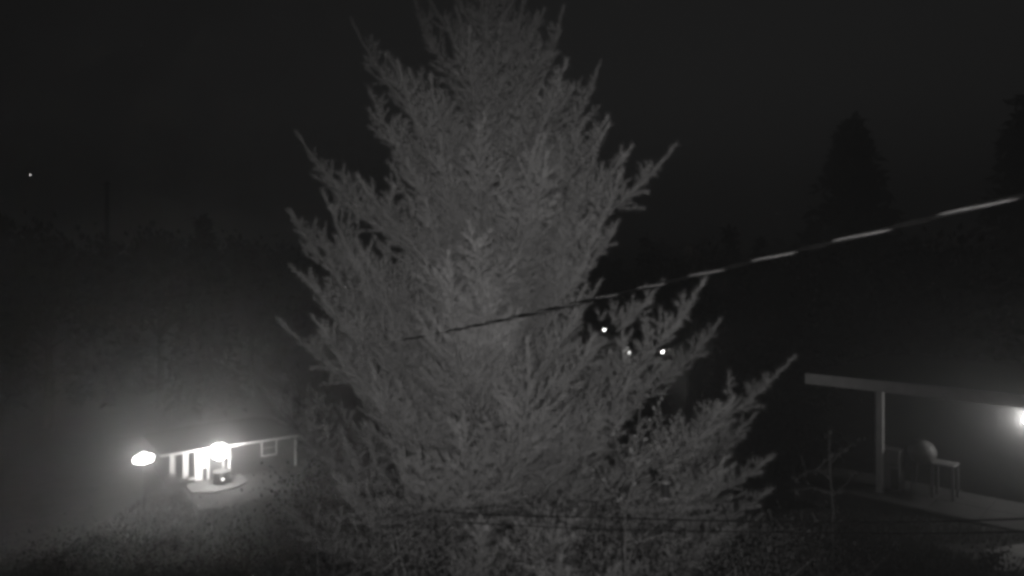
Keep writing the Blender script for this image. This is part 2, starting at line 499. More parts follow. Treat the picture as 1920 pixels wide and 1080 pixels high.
# ================================================================== foliage generators
def segs_to_mesh(S, rng, dens, nlen, nwid, sides=3):
    """S: list of (p0, p1, r0, r1, needled). returns verts, tris, material index (0 bark, 1 needles)"""
    A = np.array([s[0] for s in S]); B = np.array([s[1] for s in S])
    r0 = np.array([s[2] for s in S]); r1 = np.array([s[3] for s in S]); nd = np.array([s[4] for s in S], float)
    D = B - A; L = np.linalg.norm(D, axis=1); D = unit(D)
    ref = np.where(np.abs(D[:, 2:3]) < 0.9, np.array([[0, 0, 1.0]]), np.array([[1.0, 0, 0]]))
    U = unit(np.cross(D, ref)); V = np.cross(D, U)
    n = len(S); vs = []
    for P, r in ((A, r0), (B, r1)):
        for k in range(sides):
            a = 2 * math.pi * k / sides
            vs.append(P + (U * math.cos(a) + V * math.sin(a)) * r[:, None])
    verts = np.stack(vs, 1).reshape(-1, 3)
    base = np.arange(n) * 2 * sides
    tr = []
    for k in range(sides):
        k2 = (k + 1) % sides
        tr.append(np.stack([base + k, base + k2, base + sides + k2], 1)); tr.append(np.stack([base + k, base + sides + k2, base + sides + k], 1))
    tris = np.concatenate(tr)
    mi = np.zeros(len(tris), int)
    cnt = np.floor(L * dens * nd + rng.random(n)).astype(int)
    ii = np.repeat(np.arange(n), cnt); m = len(ii)
    if m:
        t = rng.random(m)[:, None]
        P = A[ii] + D[ii] * (L[ii][:, None] * t)
        a = rng.random(m)[:, None] * 2 * math.pi
        rad = U[ii] * np.cos(a) + V[ii] * np.sin(a)
        rad = unit(rad + np.array([0, 0, 0.35]))
        th = np.radians(rng.uniform(15, 72, m))[:, None]
        nd_ = D[ii] * np.cos(th) + rad * np.sin(th)
        ln = (nlen * rng.uniform(0.3, 1.15, m))[:, None]
        w = unit(np.cross(nd_, rng.normal(size=(m, 3)))) * (nwid * 0.5)
        nv = np.stack([P - w, P + w, P + nd_ * ln], 1).reshape(-1, 3)
        o = len(verts)
        verts = np.concatenate([verts, nv])
        tris = np.concatenate([tris, (o + np.arange(m * 3)).reshape(-1, 3)])
        mi = np.concatenate([mi, np.ones(m, int)])
    return verts, tris, mi

def norm(v):
    l = math.sqrt(v[0] ** 2 + v[1] ** 2 + v[2] ** 2) or 1e-9
    return np.array([v[0] / l, v[1] / l, v[2] / l])

UPV = np.array([0, 0, 1.0])
def make_bough(base, tip, rng, sag=0.25, up=0.55, spike=0.34, dense=1.0):
    """segments of one spruce bough that leaves the trunk at base and ends in an upturned leader at tip"""
    base = np.array(base, float); tip = np.array(tip, float)
    ch = tip - base; L = np.linalg.norm(ch); out = norm([ch[0], ch[1], 0])
    d0 = norm(norm(ch) - UPV * sag)
    d1 = norm(norm(ch) + UPV * up)
    c1 = base + d0 * L * 0.4; c2 = tip - d1 * L * 0.32
    N = max(6, int(L / 0.09))
    u_ = np.linspace(0, 1, N + 1)[:, None]
    C = (1 - u_) ** 3 * base + 3 * (1 - u_) ** 2 * u_ * c1 + 3 * (1 - u_) * u_ ** 2 * c2 + u_ ** 3 * tip
    C[1:-1] += rng.normal(0, 0.006, (N - 1, 3))
    wob = np.cross(norm(ch), UPV); wa = rng.uniform(-1, 1, 4)
    C += (np.sin(u_ * math.pi * 2) * wa[0] + np.sin(u_ * math.pi * 3.3) * u_ * wa[1]) * 0.02 * L * wob + (np.sin(u_ * math.pi * 2.6) * u_ * wa[2]) * 0.022 * L * UPV
    S = []
    acc = np.concatenate([[0], np.cumsum(np.linalg.norm(np.diff(C, axis=0), axis=1))]); T = acc[-1]
    rb_ = 0.006 + 0.0075 * L
    for i in range(N):
        f0, f1 = acc[i] / T, acc[i + 1] / T
        S.append((C[i], C[i + 1], rb_ * (1 - f0) + 0.0035, rb_ * (1 - f1) + 0.003, 2.0 if T - acc[i] < 1.0 else 0.5))
    # laterals
    s = 0.10 * T; k = 0
    spike = min(spike, 0.45 * T)
    while s < T - spike * 0.9:
        rem = T - s
        i = int(np.searchsorted(acc, s)) - 1
        i = max(0, min(N - 1, i))
        w = (s - acc[i]) / max(acc[i + 1] - acc[i], 1e-6)
        P = C[i] * (1 - w) + C[i + 1] * w
        ax = norm(C[i + 1] - C[i])
        sd = norm(np.cross(ax, UPV)); upn = np.cross(sd, ax)
        side = 1 if k % 2 else -1
        phi = rng.normal(0.12, 0.42)
        if k % 5 == 4: phi = math.pi / 2 * rng.uniform(0.5, 1.0)
        ang = R(rng.uniform(38, 62))
        ld = ax * math.cos(ang) + (sd * side * math.cos(phi) + upn * math.sin(phi)) * math.sin(ang)
        ll = min(0.14 + 0.42 * (rem - spike * 0.7), 0.78) * rng.uniform(0.6, 1.2) * (0.75 + 0.25 * min(1, s / (0.3 * T)))
        if ll > 0.07:
            d = norm(ld); q0 = P; m_ = max(2, int(ll / 0.13)); st = ll / m_
            for j in range(m_):
                d = norm(d + UPV * 0.12 + ax * 0.04 + rng.normal(0, 0.035, 3))
                q1 = q0 + d * st
                fr = 1 - j / m_
                S.append((q0, q1, 0.0018 + 0.004 * fr * ll, 0.0016 + 0.004 * (fr - 1 / m_) * ll, 1.0))
                # tertiaries
                if ll - j * st > 0.16:
                    sd2 = norm(np.cross(d, UPV)); up2 = np.cross(sd2, d)
                    for sg in (-1, 1):
                        if rng.random() < 0.86 * dense:
                            a2 = R(rng.uniform(35, 60)); ph = rng.normal(0.1, 0.5)
                            td_ = norm(d * math.cos(a2) + (sd2 * sg * math.cos(ph) + up2 * math.sin(ph)) * math.sin(a2) + UPV * 0.08)
                            tl_ = min(0.07 + 0.38 * (ll - j * st - 0.1), 0.3) * rng.uniform(0.6, 1.15)
                            b0 = q0 + (q1 - q0) * rng.random()
                            S.append((b0, b0 + td_ * tl_, 0.002, 0.0014, 1.0))
                q0 = q1
        s += rng.uniform(0.045, 0.085) * (1.0 if rem < 1.2 else 1.25) / dense; k += 1
    return S

# ================================================================== the spruce
TX, TY = (912 - 960) / F * 9.0, 9.0
TB = gz(TX, TY) - 0.05
TA = CZ - (-215 - HY) / F * 9.0
sp = empty('spruce_tree', (TX, TY, TB))
tag(sp, 'tall young spruce with upswept feathery boughs filling the middle of the view', 'tree')
MPP = 9.0 / F
rng = np.random.default_rng(11)
tk = MB(); zz = np.linspace(0, TA - TB, 26)
tpts = [(0.02 * math.sin(z * 1.1), 0.02 * math.cos(z * 0.9), z) for z in zz]
tk.tube(tpts, [0.012 + 0.165 * (1 - z / (TA - TB)) ** 0.9 for z in zz], 12)
tk.build('trunk', M['bark'], sp, True)

LP = np.array([(-215, 4), (-120, 55), (0, 100), (100, 168), (200, 205), (300, 235), (400, 345), (480, 385), (560, 360), (640, 335), (710, 405), (780, 365), (850, 330), (900, 385), (1000, 430), (1150, 440)], float)
RP = np.array([(-215, 4), (-120, 55), (0, 105), (100, 130), (200, 200), (260, 222), (340, 285), (450, 305), (560, 308), (640, 330), (720, 385), (800, 420), (850, 490), (950, 500), (1150, 480)], float)
def halfwidth(py, c):
    l = np.interp(py, LP[:, 0], LP[:, 1]); r = np.interp(py, RP[:, 0], RP[:, 1])
    w = 0.5 + 0.5 * c
    return (l * (1 - w) + r * w) * MPP

LIGHTS_THROUGH = [(1133, 618, 22), (1179, 664, 12), (1240, 662, 20)]
PROTO = {}
def proto(L, v, dense, spike, sag, up):
    """a bough of chord length L along +X, shared by alike boughs"""
    key = (L, v, round(dense, 2), round(spike, 2), sag, up)
    if key not in PROTO:
        rg_ = np.random.default_rng(abs(hash((int(L * 100), v, int(dense * 100), int(spike * 100)))) % 100000)
        S = make_bough((0, 0, 0), (L * math.cos(0.72), 0, L * math.sin(0.72)), rg_, sag=sag, up=up, spike=spike, dense=dense)
        PROTO[key] = (S, None)
    return key
def add_bough(base, tip, rng, sag=0.25, up=0.55, spike=0.3, dense=1.0):
    base = np.array(base, float); tip = np.array(tip, float); ch = tip - base
    Lc = float(np.linalg.norm(ch))
    Lq = [0.45, 0.65, 0.9, 1.25, 1.7, 2.2, 2.8, 3.5, 4.3, 5.2][int(np.argmin([abs(math.log(Lc / q)) for q in [0.45, 0.65, 0.9, 1.25, 1.7, 2.2, 2.8, 3.5, 4.3, 5.2]]))]
    spk = 0.24 if spike < 0.34 else 0.33 if spike < 0.5 else 0.46
    key = proto(Lq, int(rng.integers(0, 3)), 0.95 if dense > 0.85 else 0.75, spk, sag, up)
    S, me_ = PROTO[key]
    # rotate the chord (elevation 0.72 rad in the XZ plane) on to base -> tip
    az = math.atan2(ch[1], ch[0]); el = math.atan2(ch[2], math.hypot(ch[0], ch[1]))
    sc = Lc / Lq
    m4 = Matrix.Translation(Vector(base - np.array([TX, TY, TB]))) @ Matrix.Rotation(az, 4, 'Z') @ Matrix.Rotation(-(el - 0.72), 4, 'Y') @ Matrix.Scale(sc, 4)
    m3 = np.array(m4.to_3x3()); off = np.array(m4.translation) + np.array([TX, TY, TB])
    A_ = (np.array([(q[0] + q[1]) * 0.5 for q in S]) @ m3.T) + off
    px = 960 + F * A_[:, 0] / A_[:, 1]; py = HY - F * (A_[:, 2] - CZ) / A_[:, 1]
    hit = np.zeros(len(S), bool)
    for a, b, c in LIGHTS_THROUGH: hit |= (px - a) ** 2 + (py - b) ** 2 < c * c
    if hit.any():                                   # a gap in the foliage: this bough gets a mesh of its own
        v, t, mi = segs_to_mesh([q for q, h in zip(S, hit) if not h], np.random.default_rng(9), *NEEDLE)
        me = np_mesh('bough', v, t, mi)
    else:
        if me_ is None:
            v, t, mi = segs_to_mesh(S, np.random.default_rng(4), *NEEDLE)
            me_ = np_mesh('bough', v, t, mi); PROTO[key] = (S, me_)
        me = me_
    o = link('bough', me, [M['twig'], M['needles']], sp)
    o.matrix_local = m4

NEEDLE = (380.0, 0.085, 0.0032)
z = TA - 0.42; wh = 0
while z > TB + 0.4:
    depth = TA - z
    nb = 5 if depth < 2 else 6 if depth < 5 else 7
    a0 = rng.uniform(0, 6.28)
    for k in range(nb + (3 if depth > 4.5 else 2 if depth > 3 else 1)):
        az = a0 + 2 * math.pi * k / nb + rng.normal(0, 0.14)
        zb_ = z + rng.normal(0, 0.03)
        if k >= nb: az = rng.uniform(0, 6.28); zb_ = z - rng.uniform(0.12, 0.4)
        # tip height: rises steeply near the top, less lower down
        el = np.interp(depth, [0, 1.5, 4, 7, 10], [64, 57, 51, 44, 36]) + rng.normal(0, 5)
        W = 0.3 + 0.25 * depth
        for _ in range(5):
            zt_ = zb_ + W * math.tan(R(el))
            W = 0.5 * W + 0.5 * halfwidth(HY - F * (zt_ - CZ) / 9.0, math.cos(az))
        W *= rng.uniform(0.72, 1.08)
        if math.sin(az) > 0.3: W *= 0.95
        if depth > 1 and rng.random() < (0.18 if depth < 4.5 else 0.1): continue
        tip = (TX + W * math.cos(az), TY + W * math.sin(az), zb_ + W * math.tan(R(el)))
        add_bough((TX, TY, zb_), tip, rng, dense=0.92 if math.sin(az) < 0.4 and depth > 4 else 0.75, spike=rng.uniform(0.2, 0.42))
    z -= np.interp(depth, [0, 2, 5, 10], [0.42, 0.40, 0.40, 0.46]) * rng.uniform(0.9, 1.1); wh += 1
# the leaders that stand out of the outline
for (px, py, bpy_, dy, spk) in [(660, 28, 330, -0.3, 0.55), (775, -10, 190, 0.3, 0.4), (692, 205, 400, 0.5, 0.3), (555, 245, 530, -0.2, 0.7), (537, 386, 610, 0.2, 0.45), (545, 500, 640, -0.4, 0.3),
        (520, 594, 800, -0.8, 0.55), (1058, 15, 260, 0.0, 0.55), (985, -8, 160, -0.3, 0.35), (1127, 120, 380, 0.3, 0.4), (1140, 212, 420, -0.4, 0.3), (1268, 268, 500, 0.1, 0.62), (855, 15, 170, -0.5, 0.4),
        (1243, 530, 730, -0.5, 0.35), (1326, 514, 870, -0.9, 0.75), (1353, 594, 880, 0.5, 0.45), (1490, 668, 960, -0.3, 0.6), (1420, 770, 1010, 0.6, 0.3), (1452, 842, 1050, -0.6, 0.3),
        (500, 700, 900, 0.0, 0.3), (1448, 905, 1110, -0.5, 0.25), (1432, 965, 1140, 0.4, 0.25), (1372, 985, 1170, -1.0, 0.25), (1290, 1010, 1190, -1.4, 0.25), (1180, 1000, 1180, -1.9, 0.25), (1040, 990, 1170, -2.2, 0.25), (560, 960, 1130, -0.3, 0.25), (500, 985, 1150, 0.4, 0.25), (640, 1000, 1170, -1.2, 0.25), (760, 990, 1160, -1.9, 0.25), (900, 975, 1160, -2.4, 0.25), (1375, 752, 980, -1.0, 0.25)]:
    y_ = TY + dy
    tip = pt(px, py, y_)
    bz = CZ - (bpy_ - HY) / F * TY
    add_bough((TX, TY, bz), tip, rng, sag=0.38, up=0.75, spike=spk, dense=0.95)

# ================================================================== overhead cables
def catenary(A, B, sag, N):
    A = np.array(A, float); B = np.array(B, float)
    t = np.linspace(0, 1, N + 1)[:, None]
    P = A + (B - A) * t
    P[:, 2] -= (4 * sag * t * (1 - t))[:, 0]
    return P

def tube_np(P, r, n=6):
    D = unit(np.gradient(P, axis=0)); ref = np.array([0.1, 0.2, 1.0])
    U = unit(np.cross(D, ref)); V = np.cross(D, U)
    a = np.arange(n) * 2 * math.pi / n
    verts = (P[:, None] + (U[:, None] * np.cos(a)[None, :, None] + V[:, None] * np.sin(a)[None, :, None]) * r).reshape(-1, 3)
    i = np.arange(len(P) - 1)[:, None] * n; k = np.arange(n)[None]; k2 = (k + 1) % n
    q0 = (i + k).ravel(); q1 = (i + k2).ravel(); q2 = (i + n + k2).ravel(); q3 = (i + n + k).ravel()
    return verts, np.concatenate([np.stack([q0, q1, q2], 1), np.stack([q0, q2, q3], 1)])

POLE_Y = 90.0
pole_top = pt(201, 420, POLE_Y)
post_top = pt(700, 647, 9.36)
cA = pt(2010, 344, 2.2)
cB = post_top
SAG = 0.04
P = catenary(cA, cB, SAG, 1400)
D = unit(np.gradient(P, axis=0)); U = unit(np.cross(D, np.array([0, 0, 1.0]))); V = np.cross(D, U)
arc = np.concatenate([[0], np.cumsum(np.linalg.norm(np.diff(P, axis=0), axis=1))])
PITCH = 0.465
i0 = int(np.searchsorted(arc, 0.29)); tocam = np.array([0, 0, CZ]) - P[i0]
PH0 = math.atan2(float(tocam @ V[i0]), float(tocam @ U[i0])) - arc[i0] / PITCH * 2 * math.pi
cab = empty('service_cable', tuple(cA))
tag(cab, 'twisted overhead service cable slanting across the spruce, bare strand glinting', 'cable')
for k, (nm, r, mm, off) in enumerate((('messenger_strand', 0.0025, 'alu', 0.0050), ('conductor', 0.0074, 'insul', 0.0062), ('conductor', 0.0074, 'insul', 0.0062))):
    ph = PH0 + 2 * math.pi * k / 3 + arc / PITCH * 2 * math.pi
    Q = P + (U * np.cos(ph)[:, None] + V * np.sin(ph)[:, None]) * off
    v, t = tube_np(Q, r)
    me = np_mesh(nm, v - np.array(cA), t); me.shade_smooth()
    link(nm, me, M[mm], cab)
# the utility pole that carries it
up_ = empty('utility_pole', (pole_top.x, pole_top.y, gz(pole_top.x, pole_top.y) - 0.3))
tag(up_, 'thin dark utility pole against the night sky at far left', 'pole')
ph_ = pt(201, 340, POLE_Y).z - up_.location.z
MB().tube([(0, 0, 0), (0, 0, ph_)], [0.36, 0.24], 12).build('post', M['pole'], up_, True)
MB().box(-0.55, 0.55, -0.16, -0.07, ph_ - 0.5, ph_ - 0.4).build('crossarm', M['pole'], up_)
for sx in (-0.48, 0.0, 0.48):
    MB().lathe([(0.02, 0), (0.04, 0.03), (0.025, 0.06), (0.04, 0.09), (0.0, 0.13)], 10, (sx, -0.115, ph_ - 0.4)).build('insulator', M['dark'], up_)

gp = gz(post_top.x, post_top.y) - 0.2
cp = empty('cable_post', (post_top.x, post_top.y + 0.12, gp))
tag(cp, 'wooden post among the left boughs where the service cable ends', 'post')
MB().tube([(0, 0, 0), (0, 0, post_top.z - gp + 0.15)], [0.1, 0.075], 10).build('post', M['pole'], cp, True)
MB().tube([(0, 0, post_top.z - gp), (0, -0.13, post_top.z - gp)], 0.02, 6).build('hook', M['metal'], cp)

# two low black wires that run out of the boughs to the right
for (pts3, lab, r) in (
        ([pt(760, 955, 8.6), pt(900, 964, 6.6), pt(1150, 971, 5.9), pt(1450, 979, 5.3), pt(1750, 978, 4.9), pt(2080, 966, 4.5)], 'upper of two low black wires crossing beneath the boughs', 0.0064),
        ([pt(740, 968, 8.7), pt(860, 979, 6.8), pt(1120, 992, 6.1), pt(1450, 998, 5.5), pt(1750, 1000, 5.1), pt(2080, 992, 4.7)], 'lower of two low black wires crossing beneath the boughs', 0.0052)):
    c = np.array(pts3); tt = np.linspace(0, len(c) - 1, 90); out = []
    for x in tt:
        i = min(int(x), len(c) - 2); f = x - i
        p0, p1, p2, p3 = c[max(i - 1, 0)], c[i], c[i + 1], c[min(i + 2, len(c) - 1)]
        out.append(0.5 * (2 * p1 + (p2 - p0) * f + (2 * p0 - 5 * p1 + 4 * p2 - p3) * f * f + (3 * p1 - p0 - 3 * p2 + p3) * f ** 3))
    v, t = tube_np(np.array(out), r)
    me = np_mesh('overhead_wire', v, t); me.shade_smooth()
    tag(link('overhead_wire', me, M['insul']), lab, 'wire', 'low wires')

# ================================================================== shrubs
def leaves_mesh(P, Nn, size, rng, wid=0.5):
    """folded leaf of four triangles at each point"""
    m = len(P)
    d = unit(Nn + rng.normal(0, 0.55, (m, 3)))
    s = unit(np.cross(d, rng.normal(size=(m, 3)))); nn = np.cross(d, s)
    l = (size * rng.uniform(0.6, 1.2, m))[:, None]
    b = P; t = P + d * l; mid = P + d * l * 0.5
    a1 = mid + s * l * wid * 0.5 + nn * l * 0.1; a2 = mid - s * l * wid * 0.5 + nn * l * 0.1
    v = np.stack([b, a1, t, a2], 1).reshape(-1, 3)
    o = np.arange(m)[:, None] * 4
    return v, np.concatenate([o + np.array([[0, 1, 2]]), o + np.array([[0, 2, 3]])])

def shrub(name, loc, h, rad, nleaf, size, label, cat, rng, leafm='leaf', group=None, nst=9, wid=0.5):
    root = empty(name, loc); tag(root, label, cat, group)
    st = MB(); Pn = []; Nn = []
    per = nleaf // nst
    for k in range(nst):
        a = 2 * math.pi * k / nst + rng.normal(0, 0.3); rr = rad * rng.uniform(0.45, 1.0)
        hh = h * rng.uniform(0.65, 1.05)
        q = [Vector((0.06 * math.cos(a), 0.06 * math.sin(a), 0))]
        for j in range(1, 5):
            f = j / 4
            q.append(Vector((rr * f ** 0.8 * math.cos(a) + rng.normal(0, 0.04), rr * f ** 0.8 * math.sin(a) + rng.normal(0, 0.04), hh * f * (1.1 - 0.1 * f))))
        st.tube(q, [0.022, 0.018, 0.013, 0.009, 0.004], 5)
        for _ in range(per // 24):
            f = rng.uniform(0.25, 1.0) ** 0.7; i = min(int(f * 4), 3); w = f * 4 - i
            c = np.array(q[i].lerp(q[i + 1], w)) + rng.normal(0, rad * 0.2, 3) * np.array([1, 1, 0.7])
            dv = norm(c - np.array([0, 0, h * 0.35]))
            st.tube([q[i].lerp(q[i + 1], w), Vector(c)], [0.006, 0.003], 3)
            Pn.append(c + rng.normal(0, rad * 0.15, (24, 3))); Nn.append(np.tile(dv, (24, 1)))
    st.build('stems', M['twig'], root)
    v, t = leaves_mesh(np.concatenate(Pn), np.concatenate(Nn), size, rng, wid)
    v[:, 2] = np.maximum(v[:, 2], 0.02)
    link('foliage', np_mesh('foliage', v, t), M[leafm], root)
    return root

rng = np.random.default_rng(5)
# along the bottom of the picture, in front of and below the spruce
def shrub_at(px, py_top, y, rad, *a, **k):
    p = pt(px, py_top, y); g = gz(p.x, p.y) - 0.03
    return shrub(a[0], (p.x, p.y, g), p.z - g, rad, *a[1:], **k)
G1 = 'broadleaf shrubs along the bottom'
shrub_at(620, 930, 7.6, 1.15, 'broadleaf_shrub', 9000, 0.055, 'broadleaf shrub under the left boughs of the spruce', 'shrub', rng, group=G1)
shrub_at(860, 975, 6.9, 1.1, 'broadleaf_shrub', 9000, 0.05, 'broadleaf shrub at bottom centre, directly below the spruce trunk', 'shrub', rng, group=G1)
shrub_at(1090, 985, 7.2, 1.1, 'broadleaf_shrub', 9000, 0.055, 'broadleaf shrub at the bottom, just right of centre beneath the wires', 'shrub', rng, group=G1)
shrub_at(1320, 960, 7.8, 1.1, 'broadleaf_shrub', 9000, 0.05, 'broadleaf shrub below the low wires and the right boughs', 'shrub', rng, group=G1)
shrub_at(1530, 995, 8.8, 1.0, 'broadleaf_shrub', 7000, 0.055, 'broadleaf shrub at the bottom below the thin sapling', 'shrub', rng, group=G1)
shrub_at(430, 1055, 11.0, 1.5, 'broadleaf_shrub', 9000, 0.05, 'broadleaf shrub at lower left below the lit terrace', 'shrub', rng, group=G1)
shrub_at(215, 1040, 14.0, 1.6, 'broadleaf_shrub', 8000, 0.055, 'broadleaf shrub at lower left beneath the floodlights', 'shrub', rng, group=G1)
shrub_at(40, 1030, 16.0, 1.7, 'broadleaf_shrub', 8000, 0.055, 'broadleaf shrub in the bottom left corner', 'shrub', rng, group=G1)
shrub_at(1875, 1010, 10.6, 0.5, 'thin_shrub', 700, 0.08, 'thin shrub in front of the pale path, lower right corner', 'shrub', rng, nst=7)
shrub_at(1720, 1030, 11.0, 0.8, 'thin_shrub', 1500, 0.08, 'low shrub on the lawn below the porch post', 'shrub', rng, nst=7)

# leafy sapling in front of the right boughs, and the almost bare sapling beside the porch
def sapling(name, px0, py0, y, paths, label, leaves, lsize, rng, leafm='leaf_pale', bark='twig'):
    b = pt(px0, py0, y); g = gz(b.x, b.y)
    root = empty(name, (b.x, b.y, g)); tag(root, label, 'tree')
    o = Vector((b.x, b.y, g)); Pn = []; Nn = []
    for k, (pp, r0) in enumerate(paths):
        q = [pt(a, c, y + dy) - o for a, c, dy in pp]
        if k == 0: q = [Vector((0, 0, 0))] + q
        mb_ = MB().tube(q, [r0 * (1 - 0.75 * i / (len(q) - 1)) for i in range(len(q))], 6)
        mb_.build('trunk' if k == 0 else 'branch', M[bark], root)
        s0 = 1 if k == 0 else 0
        for _ in range(leaves):
            i = rng.integers(s0, len(q) - 1); w = rng.random()
            c = np.array(q[i].lerp(q[i + 1], w))
            Pn.append(c + rng.normal(0, 0.03, 3)); Nn.append(norm(np.array(q[i + 1] - q[i])) + rng.normal(0, 0.8, 3))
    v, t = leaves_mesh(np.array(Pn), np.array(Nn), lsize, rng, 0.55)
    link('foliage', np_mesh('foliage', v, t), M[leafm], root)
sapling('leafy_sapling', 1175, 1000, 6.6, [
    ([(1172, 960, 0), (1188, 900, 0), (1195, 830, 0), (1200, 770, 0), (1206, 735, 0)], 0.011),
    ([(1192, 870, 0), (1230, 840, -0.1), (1262, 800, -0.15), (1275, 765, -0.2)], 0.009),
    ([(1190, 890, 0), (1160, 850, 0.1), (1150, 800, 0.1)], 0.008),
    ([(1196, 830, 0), (1225, 790, 0.1), (1240, 745, 0.1)], 0.007),
    ([(1175, 950, 0), (1140, 915, -0.1), (1118, 880, -0.1)], 0.008),
    ([(1178, 940, 0), (1225, 905, 0.1), (1270, 880, 0.15), (1300, 845, 0.2)], 0.009)],
    'slim leafy sapling in front of the lower right boughs', 26, 0.065, rng, bark='pole')
sapling('bare_sapling', 1560, 990, 11.5, [
    ([(1562, 960, 0), (1558, 905, 0), (1555, 860, 0), (1556, 805, 0)], 0.022),
    ([(1558, 900, 0), (1535, 880, 0), (1512, 885, 0.1), (1500, 850, 0.1)], 0.012),
    ([(1557, 870, 0), (1580, 845, -0.1), (1615, 823, -0.2)], 0.010),
    ([(1530, 882, 0), (1550, 862, -0.1), (1580, 850, -0.1)], 0.009),
    ([(1560, 925, 0), (1520, 915, 0.1), (1480, 920, 0.2)], 0.012),
    ([(1512, 885, 0.1), (1492, 900, 0.1), (1486, 880, 0.1)], 0.008),
    ([(1560, 930, 0), (1590, 905, 0.1), (1602, 880, 0.2)], 0.009)],
    'almost bare sapling between the spruce and the porch post', 9, 0.1, rng)

# shrubs about the lit house
def house_shrub(t, b, h, rad, lab):
    p = lh(t, b, 0); shrub('garden_shrub', (p.x, p.y, p.z - 0.05), h, rad, 9000, 0.05, lab, 'shrub', rng, group='garden shrubs of the lit house')
house_shrub(8.55, -0.8, 1.9, 0.4, 'rounded shrub covering the wall between window and corner board of the lit house')
house_shrub(7.4, -2.2, 1.2, 0.9, 'low shrub beneath the window of the lit house')
house_shrub(0.1, -1.6, 1.15, 0.8, 'low shrub at the left corner of the lit house')
house_shrub(9.8, -3.4, 1.3, 0.9, 'dark shrub right of the terrace step of the lit house')
house_shrub(-0.8, -4.2, 0.9, 1.2, 'dark low shrub left of the lit terrace')

# small clear tube feeder hanging in the lower right boughs
bf = pt(1248, 918, 6.4)
fd = empty('tube_feeder', tuple(bf))
tag(fd, 'small clear hanging tube with shiny rims among the lower right foliage', 'feeder')
MB().lathe([(0.035, -0.07), (0.035, 0.07)], 14).build('tube', M['clear'], fd, True)
MB().lathe([(0.0, 0.1), (0.03, 0.095), (0.055, 0.072), (0.055, 0.066), (0.0, 0.066)], 14).build('roof', M['metal'], fd, True)
MB().lathe([(0.0, -0.085), (0.05, -0.085), (0.056, -0.066), (0.05, -0.066), (0.0, -0.072)], 14).build('tray', M['metal'], fd, True)
MB().tube([(0, 0, 0.1), (0, 0.05, 0.4), (0.0, 0.25, 0.75)], 0.002, 4).build('hanger', M['metal'], fd)

# ================================================================== grass (uncountable)
rng = np.random.default_rng(3)
def grass_patch(n, xr, yr, hmin, hmax):
    x = rng.uniform(*xr, n); y = rng.uniform(*yr, n); z = ground_z(x, y)
    P = np.stack([x, y, z], 1)
    d = unit(np.stack([rng.normal(0, 0.35, n), rng.normal(0, 0.35, n), np.ones(n)], 1))
    w = unit(np.cross(d, rng.normal(size=(n, 3)))) * (0.006 + 0.0004 * y[:, None])
    h = rng.uniform(hmin, hmax, n)[:, None]
    return np.stack([P - w, P + w, P + d * h], 1).reshape(-1, 3)
gv = np.concatenate([grass_patch(60000, (-9, 12), (9.5, 17), 0.06, 0.2), grass_patch(60000, (-26, 4), (16, 48), 0.12, 0.4)])
# keep grass off the paved places
c = gv.reshape(-1, 3, 3)[:, 2]
la = (c[:, 0] - E0.x) * ex.x + (c[:, 1] - E0.y) * ex.y; lbk = (c[:, 0] - E0.x) * en.x + (c[:, 1] - E0.y) * en.y
keep = ~((la > -0.3) & (lbk > -0.7)) & ~((c[:, 0] > 8.6) & (c[:, 0] < 12.1) & (c[:, 1] > 11.1) & (c[:, 1] < 13.4))
ta = (c[:, 0] - H0.x) * hx.x + (c[:, 1] - H0.y) * hx.y; tb_ = -(c[:, 0] - H0.x) * hx.y + (c[:, 1] - H0.y) * hx.x
keep &= ~((ta > 0.5) & (ta < 6.8) & (tb_ > -6.8)) & ~(tb_ > -0.3)
gv = gv.reshape(-1, 3, 3)[keep].reshape(-1, 3)
tag(link('grass', np_mesh('grass', gv, np.arange(len(gv)).reshape(-1, 3)), M['grass']), 'rough grass covering the slope', 'grass', kind='stuff')

# ================================================================== background trees
def far_conifer(px, py, y, halfw, label, seed, zb=None, group='dark background trees'):
    rg = np.random.default_rng(seed)
    top = pt(px, py, y); g = gz(top.x, top.y) - 0.2
    root = empty('conifer_tree', (top.x, top.y, g)); tag(root, label, 'tree', group)
    H = top.z - g
    MB().tube([(0, 0, 0), (0, 0, H * 0.5), (0, 0, H - 0.1)], [0.02 * H, 0.011 * H, 0.02], 8).build('trunk', M['far_bark'], root)
    nb = 330; V = []; 
    f = rg.random(nb) ** 0.75; f = 0.02 + 0.9 * f                # fraction down from the top
    az = rg.uniform(0, 6.28, nb)
    Wd = halfw * (f / 0.9) ** 0.85 * rg.uniform(0.6, 1.12, nb)
    A = []; S_ = []
    for i in range(nb):
        z0 = H * (1 - f[i]); n_ = 11
        for j in range(n_):
            u0 = (j + rg.random()) / n_
            p = np.array([math.cos(az[i]) * Wd[i] * u0, math.sin(az[i]) * Wd[i] * u0, z0 + 0.12 * Wd[i] * u0 - 0.42 * Wd[i] * u0 * u0])
            A.append(p + rg.normal(0, 0.08, 3)); S_.append([math.cos(az[i]), math.sin(az[i]), -0.35])
    sz = 0.34 + 0.16 * halfw
    A = np.array(A); S_ = unit(np.array(S_) + rg.normal(0, 0.5, (len(A), 3)))
    v, t = leaves_mesh(A, S_, sz, rg, 0.42)
    link('crown', np_mesh('crown', v, t), M['far_leaf'], root)

